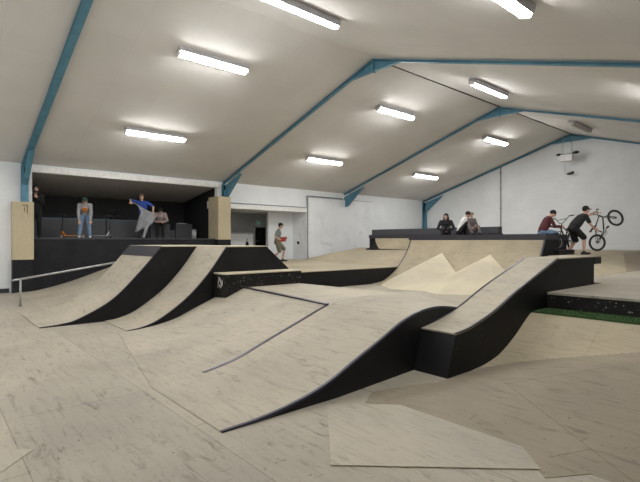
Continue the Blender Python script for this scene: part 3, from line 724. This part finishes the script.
# 2 bending forward, hands on knees
p = person('person', 'person in a grey hoodie and green cap bending over with hands on knees', (-17.35,4.22,1.70), CAMF+.47, .97,
  (0,-.14,.84), (0,.20,1.17), (0,.32,1.27), (0,.85,-.5), ((-.17,.20,.58),(.17,.20,.58)), ((-.16,0,.08),(.17,.02,.08)),
  'c_grey', 'long', 'c_jean', 'long', 'shoe_w', 'cap', 'c_green', elbow=((-1,-.3,0),(1,-.3,0)), knee=((0,1,0),(0,1,0)), hdir=((0,.2,-1),(0,.2,-1)), hnrm=((0,-1,0),(0,-1,0)))
q = MB(); up = Vector((0,.34,.33)).normalized(); c0 = Vector((0,-.14,.84)).lerp(Vector((0,.20,1.17)),.68)+Vector((0,.66,-.75)).normalized()*.122
q.obox(c0, (.08,0,0), up*.085, Vector((0,.66,-.75)).normalized()*.012); q.build('chest_print', M['orange'], p, False, bevel=.006, label='orange chest print')
q = MB(); fwd = Vector((0,.66,-.75)).normalized()
for dx, dy, rx, ry in ((0,.05,.06,.03),(-.03,-.02,.02,.02),(.03,-.02,.02,.02),(0,-.075,.07,.012)):
    q.obox(c0+fwd*.0135+Vector((dx,0,0))+up*dy, (rx*.6,0,0), up*ry*.6, fwd*.002)
q.build('print_mark', M['brown_mark'], p, False)
# 3 blue shirt, holding out a jacket
person('person', 'person in a bright blue t-shirt holding out a grey jacket with both hands', (-17.30,6.24,1.70), CAMF+.30, .97,
  (.02,0,.86), (.06,.06,1.38), (.08,.10,1.53), (-.1,1,-.35), ((-.32,.26,.98),(.38,.24,1.27)), ((-.12,.0,.08),(.16,.06,.08)),
  'c_blue', 'short', 'c_navy', 'long', 'shoe_k', 'hair', 'hair_br', elbow=((-.8,.1,-.5),(.9,0,.4)), hdir=((-.7,.5,-.4),(.9,.3,.2)))
# 4 seated on the grey bench, head bowed
person('person', 'person in a pink and grey top with bowed dark head, seated on a grey bench', (-18.15,7.20,1.70), CAMF+.3, .98,
  (0,-.22,.66), (0,.02,1.02), (0,.13,1.10), (0,.7,-.75), ((-.14,.24,.66),(.14,.24,.66)), ((-.10,.18,.08),(.11,.2,.08)),
  'c_pink', 'long', 'c_black', 'long', 'shoe_k', 'hair', 'hair', hdir=((.7,.5,-.1),(-.7,.5,-.1)))
# 5 skater walking right with a red board
person('person', 'skater in a grey-green t-shirt and khaki shorts walking right across the left platform', (-15.85,11.32,.722), RGT, 1.03,
  (0,-.02,.88), (0,.05,1.36), (0,.14,1.52), (0,1,-.1), ((-.22,.22,1.02),(.24,.14,.92)), ((-.08,.20,.10),(.10,-.24,.16)),
  'c_teal', 'short', 'c_khaki', 'shorts', 'shoe_k', 'cap', 'c_black', elbow=((-.4,-1,0),(.3,-1,0)), knee=((0,1,.1),(0,1,.1)), hdir=((.2,1,-.1),(0,1,-.2)))
# 6 black hoodie seated behind the lip
person('person', 'person in a black hoodie sitting behind the lip, leftmost of those seated there', (-9.42,14.04,1.80), CAMF-.25, .97,
  (0,-.02,.10), (0,.02,.53), (0,.05,.66), (.25,1,-.15), ((-.10,.30,.16),(.10,.30,.16)), ((-.08,.74,.10),(.09,.72,.10)),
  'c_black', 'long', 'c_black', 'long', 'shoe_k', 'hood', 'c_black', elbow=((-1,-.2,-.3),(1,-.2,-.3)), knee=((-.1,.2,1),(.1,.2,1)), toe=((0,.5,.8),(0,.5,.8)))
# 7 man in white leaning over a child
person('person', 'person in a white t-shirt kneeling and leaning over the small child on the deck', (-8.83,14.18,1.80), RGT, .97,
  (0,-.10,.16), (0,.08,.60), (0,.18,.71), (0,.85,-.5), ((-.12,.36,.36),(.16,.32,.34)), ((-.12,.12,.08),(.14,.16,.08)),
  'c_white', 'short', 'c_black', 'long', 'shoe_k', 'hair', 'hair', knee=((-.4,1,.5),(.5,1,.5)), hdir=((.2,1,-.2),(-.2,1,-.2)))
# 8 child
person('person', 'small child in a grey-brown hoodie sitting in front of the person in white', (-8.47,14.12,1.80), CAMF+.2, .66,
  (0,0,.12), (0,.02,.56), (0,.04,.69), (.5,1,-.2), ((-.12,.24,.26),(.12,.24,.26)), ((-.14,.30,.06),(.14,.30,.06)),
  'c_brown', 'long', 'c_brown', 'long', 'shoe_k', 'hair', 'hair_br', knee=((-.6,.6,1),(.6,.6,1)))
# 9 maroon jumper on the right end of the deck
person('person', 'person in a maroon jumper and jeans perched on the right end of the quarter deck', (-5.96,13.80,1.80), RGT-.1, .90,
  (0,0,.09), (0,.18,.50), (0,.30,.60), (0,.85,-.55), ((-.12,.50,.22),(.14,.48,.22)), ((-.10,.36,-.34),(.12,.38,-.34)),
  'c_maroon', 'long', 'c_jean', 'long', 'shoe_k', 'beanie', 'c_black', elbow=((-.6,-.2,-1),(.6,-.2,-1)), knee=((0,1,.3),(0,1,.3)), hdir=((.3,1,-.1),(-.3,1,-.1)), fat=1.25)
# 10 rider in black holding the bike up
person('person', 'rider in black t-shirt, shorts and cap standing on the rear deck holding a bike upright', (-5.32,14.62,1.20), RGT, .97,
  (0,-.10,.80), (0,.21,1.17), (0,.28,1.32), (0,1,-.12), ((-.16,.70,1.26),(.14,.46,.76)), ((-.12,-.22,.08),(.10,.16,.08)),
  'c_black', 'short', 'c_black', 'shorts', 'shoe_k', 'cap', 'c_black', elbow=((-.6,.2,-1),(.6,-.6,0)), knee=((0,1,0),(0,1,0)), hdir=((0,1,.1),(0,.8,-.5)), hnrm=((0,0,-1),(-1,0,0)), fat=1.3)

# ------------------------------------------------------------------ things people hold
jk = thing('jacket', 'light grey jacket held open by the person in blue, hanging to the floor', 'jacket', (-17.1,6.1,1.72))
def px3(px, py, z=17.05): return Vector(at(px, py, z))
rows = [[(131,201),(135,203),(139,205.5),(143,208),(147,210.5),(151,212),(154,213)],
        [(133,202.5),(136,204.5),(140,207),(144,210),(148,213),(151,215),(154,216.5)],
        [(138,206),(141,208),(143.5,211),(146,214),(149,217),(151.5,219.5),(153.5,221)],
        [(141,212),(142,214),(144,217),(146,219),(148,221),(150,222.5),(152.5,223)],
        [(138.5,219),(141,220.5),(143,221.5),(145,223),(147,224),(149,224.5),(151,224)],
        [(136.5,226),(138.5,226.5),(140.5,227),(143,226.5),(145.5,226),(147.5,226),(149,226)],
        [(135,232),(136.8,231.8),(138.6,231),(141,229.5),(143.5,228.5),(145.5,228),(147.2,228)]]
q = MB(); vs = []
for j, r_ in enumerate(rows):
    for i, (a, b) in enumerate(r_): vs.append(px3(a, b, 16.82-.05*math.sin(i*1.7+j*.8)-.03*math.cos(j*1.9)))
nr, nc = len(rows), 7; N0 = len(vs); off = Vector((-.035,.03,0))
vs += [v+off for v in vs]
def jf(i, j, k): return k*N0+j*nc+i
fs = [(jf(i,j,k), jf(i+1,j,k), jf(i+1,j+1,k), jf(i,j+1,k)) for k in (0,1) for j in range(nr-1) for i in range(nc-1)]
for j in range(nr-1): fs += [(jf(0,j,0),jf(0,j+1,0),jf(0,j+1,1),jf(0,j,1)), (jf(6,j,0),jf(6,j+1,0),jf(6,j+1,1),jf(6,j,1))]
for i in range(nc-1): fs += [(jf(i,0,0),jf(i+1,0,0),jf(i+1,0,1),jf(i,0,1)), (jf(i,6,0),jf(i+1,6,0),jf(i+1,6,1),jf(i,6,1))]
q.smooth = True; q.add(vs, fs); q.build('cloth_body', M['c_ltgrey'], jk)
q = MB(); q.loft([px3(148,223,16.8), px3(146,229,16.78), px3(143.6,237,16.76)], [(.055,.035),(.06,.04),(.05,.035)], (.65,.75,0), 12); q.build('sleeve', M['c_ltgrey'], jk)

def skateboard(label, loc, rot):
    r = thing('skateboard', label, 'skateboard', loc); r.rotation_euler = rot
    q = MB(); pr = [(-.39,.055),(-.30,.01),(.30,.01),(.39,.055)]; q.smooth = False
    for (y0,z0),(y1,z1) in zip(pr, pr[1:]):
        w0, w1 = (.06 if abs(y0) > .35 else .1), (.06 if abs(y1) > .35 else .1)
        q.add([(-w0,y0,z0),(w0,y0,z0),(w1,y1,z1),(-w1,y1,z1),(-w0,y0,z0-.012),(w0,y0,z0-.012),(w1,y1,z1-.012),(-w1,y1,z1-.012)], [(0,1,2,3),(4,7,6,5),(0,4,5,1),(2,6,7,3),(0,3,7,4),(1,5,6,2)])
    q.build('deck', M['red'], r, False)
    for y in (-.22,.22):
        q = MB(); q.box(-.08,.08,y-.015,y+.015,-.05,-.002); q.build('truck', M['silver'], r, False)
        for x in (-.085,.085):
            q = MB(); q.loft([(x-.016,y,-.055),(x+.016,y,-.055)], [.027,.027], (0,1,0), 14, False); q.build('wheel', M['paper'], r, False)
    return r
skateboard('red skateboard carried at the hip by the walking skater', (-15.42,11.28,1.66), (.2,1.15,RGT-.85))

# ------------------------------------------------------------------ bikes
def bike(label, loc, rz, tilt, steer=0.0, col='bike_black', rim='bike_black', group='bmx bikes'):
    """side view in local y-z; rear hub at origin, front to +y; tilt lifts the nose about the rear hub"""
    root = thing('bmx_bike', label, 'bicycle', loc, rz, group)
    T = Matrix.Rotation(tilt, 3, 'X')
    axis = Vector((0,-.30,.95)).normalized(); hd = Vector((0,.70,.36))
    def X(v): return T@Vector(v)
    def St(v): return T@(hd+Matrix.Rotation(steer, 3, axis)@(Vector(v)-hd))
    def finish(q, fn): q.v = [fn(v) for v in q.v]; return q
    def wheel(c, fn):
        q = MB(); q.torus(c, .222, .031, 'x', 40, 8); w_ = finish(q, fn).build('tyre', M['rubber'], root, False)
        q = MB(); q.torus(c, .196, .010, 'x', 36, 6); q.loft([(c[0]-.03,c[1],c[2]),(c[0]+.03,c[1],c[2])], [.022,.022], (0,1,0), 12, False)
        finish(q, fn).build('rim', M[rim], w_, False)
        q = MB()
        for k in range(18):
            a = 2*PI*k/18; q.tube([(c[0]+(.02 if k%2 else -.02), c[1]+.015*math.cos(a), c[2]+.015*math.sin(a)), (c[0], c[1]+.195*math.cos(a+.2), c[2]+.195*math.sin(a+.2))], .0022, 4)
        finish(q, fn).build('spokes', M['silver'], w_, False)
    wheel((0,0,0), X); wheel((0,.93,0), St)
    q = MB(); bb = (0,.36,.02); st = (0,.27,.30); ht = (0,.675,.44); hb_ = (0,.71,.33)
    q.tube([ht, hb_], .022, 10); q.tube([st, ht], .018, 10); q.tube([bb, hb_], .020, 10); q.tube([bb, st], .017, 10)
    for sx in (-.055,.055): q.tube([(sx,0,0),(sx*.6,.30,.02),bb], .011, 8); q.tube([(sx,0,0),(sx*.4,.27,.26),st], .010, 8)
    finish(q, X).build('frame', M[col], root, False)
    q = MB()
    for sx in (-.055,.055): q.tube([(sx,.93,0),(sx,.78,.27),(0,.725,.29)], .014, 8)
    q.tube([(0,.71,.30),(0,.66,.50)], .016, 8); finish(q, St).build('fork', M[col], root, False)
    q = MB(); q.tube([(-.36,.58,.70),(-.25,.62,.70),(-.06,.67,.52),(.06,.67,.52),(.25,.62,.70),(.36,.58,.70)], .011, 8); q.tube([(-.17,.645,.63),(.17,.645,.63)], .009, 8)
    b = finish(q, St).build('handlebar', M[col], root, False)
    for sx in (-1,1):
        q = MB(); q.tube([(sx*.25,.62,.70),(sx*.37,.577,.70)], .017, 10); finish(q, St).build('grip', M['rubber'], b, False)
    q = MB(); q.loft([(0,.13,.36),(0,.25,.365),(0,.37,.35)], [(.055,.018),(.045,.02),(.018,.015)], (1,0,0), 12); q.tube([st,(0,.25,.35)], .013, 8); finish(q, X).build('saddle', M['rubber'], root, False)
    q = MB(); q.torus((.04,.36,.02), .075, .007, 'x', 26, 6); q.loft([(.035,.36,.02),(.045,.36,.02)], [.03,.03], (0,1,0), 12, False)
    for k in range(5): a = 2*PI*k/5; q.tube([(.04,.36,.02),(.04,.36+.075*math.cos(a),.02+.075*math.sin(a))], .006, 5)
    finish(q, X).build('chainring', M['silver'], root, False)
    q = MB(); q.tube([(.04,.36,.095),(.04,.0,.03)], .004, 4); q.tube([(.04,.36,-.055),(.04,.0,-.03)], .004, 4); finish(q, X).build('chain', M['bike_black'], root, False)
    for sx, an in ((1,.5),(-1,.5+PI)):
        e = (sx*.08, .36+.16*math.cos(an), .02+.16*math.sin(an)); q = MB(); q.tube([(sx*.05,.36,.02),(sx*.075,.36,.02),e], .009, 8); cr = finish(q, X).build('crank', M[col], root, False)
        q = MB(); q.box(*sorted((e[0]+sx*.01, e[0]+sx*.10)), e[1]-.045, e[1]+.045, e[2]-.010, e[2]+.010); finish(q, X).build('pedal', M['rubber'], cr, False)
    return root
bike('black small-wheeled bike stood nearly upright on its rear wheel, held by the rider in black', at(597.2,242.7,13.62), RGT, math.radians(53), .25)
_f, _r = Vector(at(557.5,240,13.25)), Vector(at(570.5,240,13.9)); BX, BY = _r.x, _r.y
BZ = math.atan2((_f-_r).y, (_f-_r).x)-PI/2
st_ = thing('black_step', 'low black step beside the quarter deck, under the parked bike', 'step', ((_f.x+_r.x)/2, (_f.y+_r.y)/2, 1.2), BZ)
q = MB(); q.box(-.14, .14, -.40, .75, 0, .13); q.build('step_body', M['black'], st_, False)
q = MB(); q.box(-.145, .145, -.405, .755, .13, .147); q.build('step_top', M['coping'], st_, False)
bike('black small-wheeled bike parked by the quarter deck behind the rider in black', (BX, BY, 1.60), BZ, 0, -.4, rim='silver')

# ------------------------------------------------------------------ scooters
def scooter(label, loc, rz, col, fold=0.0):
    r = thing('kick_scooter', label, 'scooter', loc, rz, 'kick scooters on the alcove platform')
    q = MB(); q.box(-.055,.055,-.28,.26,.075,.10); q.obox((0,.31,.16),(.022,0,0),(0,.055,.075),(0,-.018,.013)); q.build('deck', M[col], r, False)
    for y in (-.36,.40):
        q = MB(); q.torus((0,y,.055), .040, .015, 'x', 22, 8); q.loft([(-.018,y,.055),(.018,y,.055)], [.03,.03], (0,1,0), 12, False); q.build('wheel', M['rubber' if col != 'orange' else 'silver'], r, False)
    q = MB()
    for sx in (-.028,.028): q.tube([(sx,-.36,.055),(sx,-.26,.085)], .010, 6); q.tube([(sx,.40,.055),(sx*.8,.385,.13)], .010, 6)
    q.build('fork', M[col], r, False)
    q = MB(); q.tube([(0,.385,.12),(0,.33,.80)], .017, 10); q.build('steering_tube', M['bike_black'], r, False)
    q = MB(); q.tube([(-.26,.325,.80),(.26,.325,.80)], .014, 8); h = q.build('handlebar', M['bike_black'], r, False)
    for sx in (-1,1):
        q = MB(); q.tube([(sx*.16,.325,.80),(sx*.27,.325,.80)], .02, 10); q.build('grip', M['rubber'], h, False)
    return r
scooter('orange kick scooter standing left of the bending person, front wheel to the left', (-17.62,3.90,1.70), LFT, 'orange')
scooter('silver kick scooter with a black stem, right of the bending person', (-17.45,4.72,1.70), RGT, 'silver')
#PART2END
# ------------------------------------------------------------------ lamps
def lamp(x, y, label, lit=True):
    s = -1 if x > XRG else 1
    z = zc(x)-.02; a = math.atan(SL)*s
    r = thing('ceiling_light', label, 'light', (x, y, z), 0, 'strip lights on the ceiling'); r.rotation_euler = (0, -a, 0)
    q = MB(); q.box(-.115, .115, -.92, .92, -.085, .03); q.build('lamp_body', M['grey_plastic'], r, False)
    for e in (-1, 1):
        q = MB(); q.box(-.085, .085, e*.92-.02, e*.92+.02, -.14, -.05); q.build('end_cap', M['white_plastic'], r, False)
    q = MB(); q.ext([(-.10,-.086),(-.09,-.115),(-.05,-.14),(.05,-.14),(.09,-.115),(.10,-.086)], -.90, .90, 'y'); q.build('diffuser', M['lamp'] if lit else M['dull_diffuser'], r, False)
    return r
LX = [-14.1, -10.35, -6.85, -2.95]
names = {(-14.1,5.45):'lit strip light low over the dark alcove, leftmost', (-10.35,5.45):'lit strip light nearest the blue beam in the upper left, second from left',
 (-6.85,5.45):'large lit strip light cut by the top edge, left of centre', (-2.95,5.45):'lit strip light cut by the top edge at the right',
 (-14.1,12.4):'lit strip light above the walking skater, low on the left slope', (-10.35,12.4):'lit strip light just right of the second frame, below its apex',
 (-6.85,12.4):'lit strip light on the right slope between two blue apexes', (-14.1,19.2):'farthest and lowest lit strip light, above the far left corner',
 (-10.35,19.2):'lit strip light on the left slope just below the third apex', (-6.85,19.2):'unlit grey strip light beside the farthest apex'}
for (x, y), l in names.items(): lamp(x, y, l, not (x == -6.85 and y == 19.2))
for x in LX: lamp(x, -1.5, 'unseen strip light behind the viewpoint, added for lighting')  # unseen extra lamps, added for lighting in line with the ceiling rows
for x in (-2.95,): lamp(x+.25, 12.4, 'lit strip light right of the photo edge')

# ------------------------------------------------------------------ hanging floodlight
fl = thing('hanging_speaker', 'white box hanging on cables from the apex of the far gable', 'speaker', (XRG, YE-.5, 5.35))
q = MB(); q.box(XRG-.26, XRG+.26, YE-.66, YE-.34, 5.32, 5.62); q.build('box_case', M['white_plastic'], fl)
q = MB(); q.box(XRG-.42, XRG+.42, YE-.54, YE-.46, 5.62, 5.67); q.ell((XRG-.38,YE-.5,5.67),(.12,.08,.06)); q.ell((XRG+.38,YE-.5,5.68),(.14,.08,.07)); q.build('bracket', M['bike_black'], fl)
for dx in (-.2, .2):
    q = MB(); q.tube([(XRG+dx,YE-.5,5.67),(XRG+dx*.9,YE-.5,6.5)], .012, 6); q.build('cable', M['pipe'], fl)
fs = thing('cable_reel', 'small dark device hanging on a cable below the white gable box', 'device', (XRG, YE-.2, 4.7))
q = MB(); q.ell((XRG,YE-.25,4.76),(.13,.08,.06)); q.ell((XRG+.12,YE-.22,4.8),(.07,.05,.07)); q.build('device_body', M['bike_black'], fs)
q = MB(); q.tube([(XRG-.2,YE-.3,5.32),(XRG-.2,YE-.25,4.78),(XRG-.08,YE-.25,4.76)], .008, 6); q.build('cable', M['pipe'], fs)

# ------------------------------------------------------------------ camera and render settings
cam = bpy.data.cameras.new('camera'); co = bpy.data.objects.new('camera', cam); C.objects.link(co)
cam.sensor_width = 36; cam.sensor_fit = 'HORIZONTAL'; cam.lens = 459/640*36; cam.clip_start = .05
co.location = (0, 0, 1.6); co.rotation_euler = (PI/2, 0, math.radians(49.2))
SC.camera = co
w = bpy.data.worlds.new('world'); SC.world = w; w.use_nodes = True
w.node_tree.nodes['Background'].inputs[0].default_value = (.5,.5,.5,1); w.node_tree.nodes['Background'].inputs[1].default_value = .1
SC.view_settings.view_transform = 'Standard'; SC.view_settings.look = 'None'; SC.view_settings.gamma = 1
SC.view_settings.use_curve_mapping = False; SC.view_settings.exposure = 1.13
SC.cycles.use_denoising = True; SC.cycles.max_bounces = 8; SC.cycles.diffuse_bounces = 6
SC.cycles.sample_clamp_indirect = 6
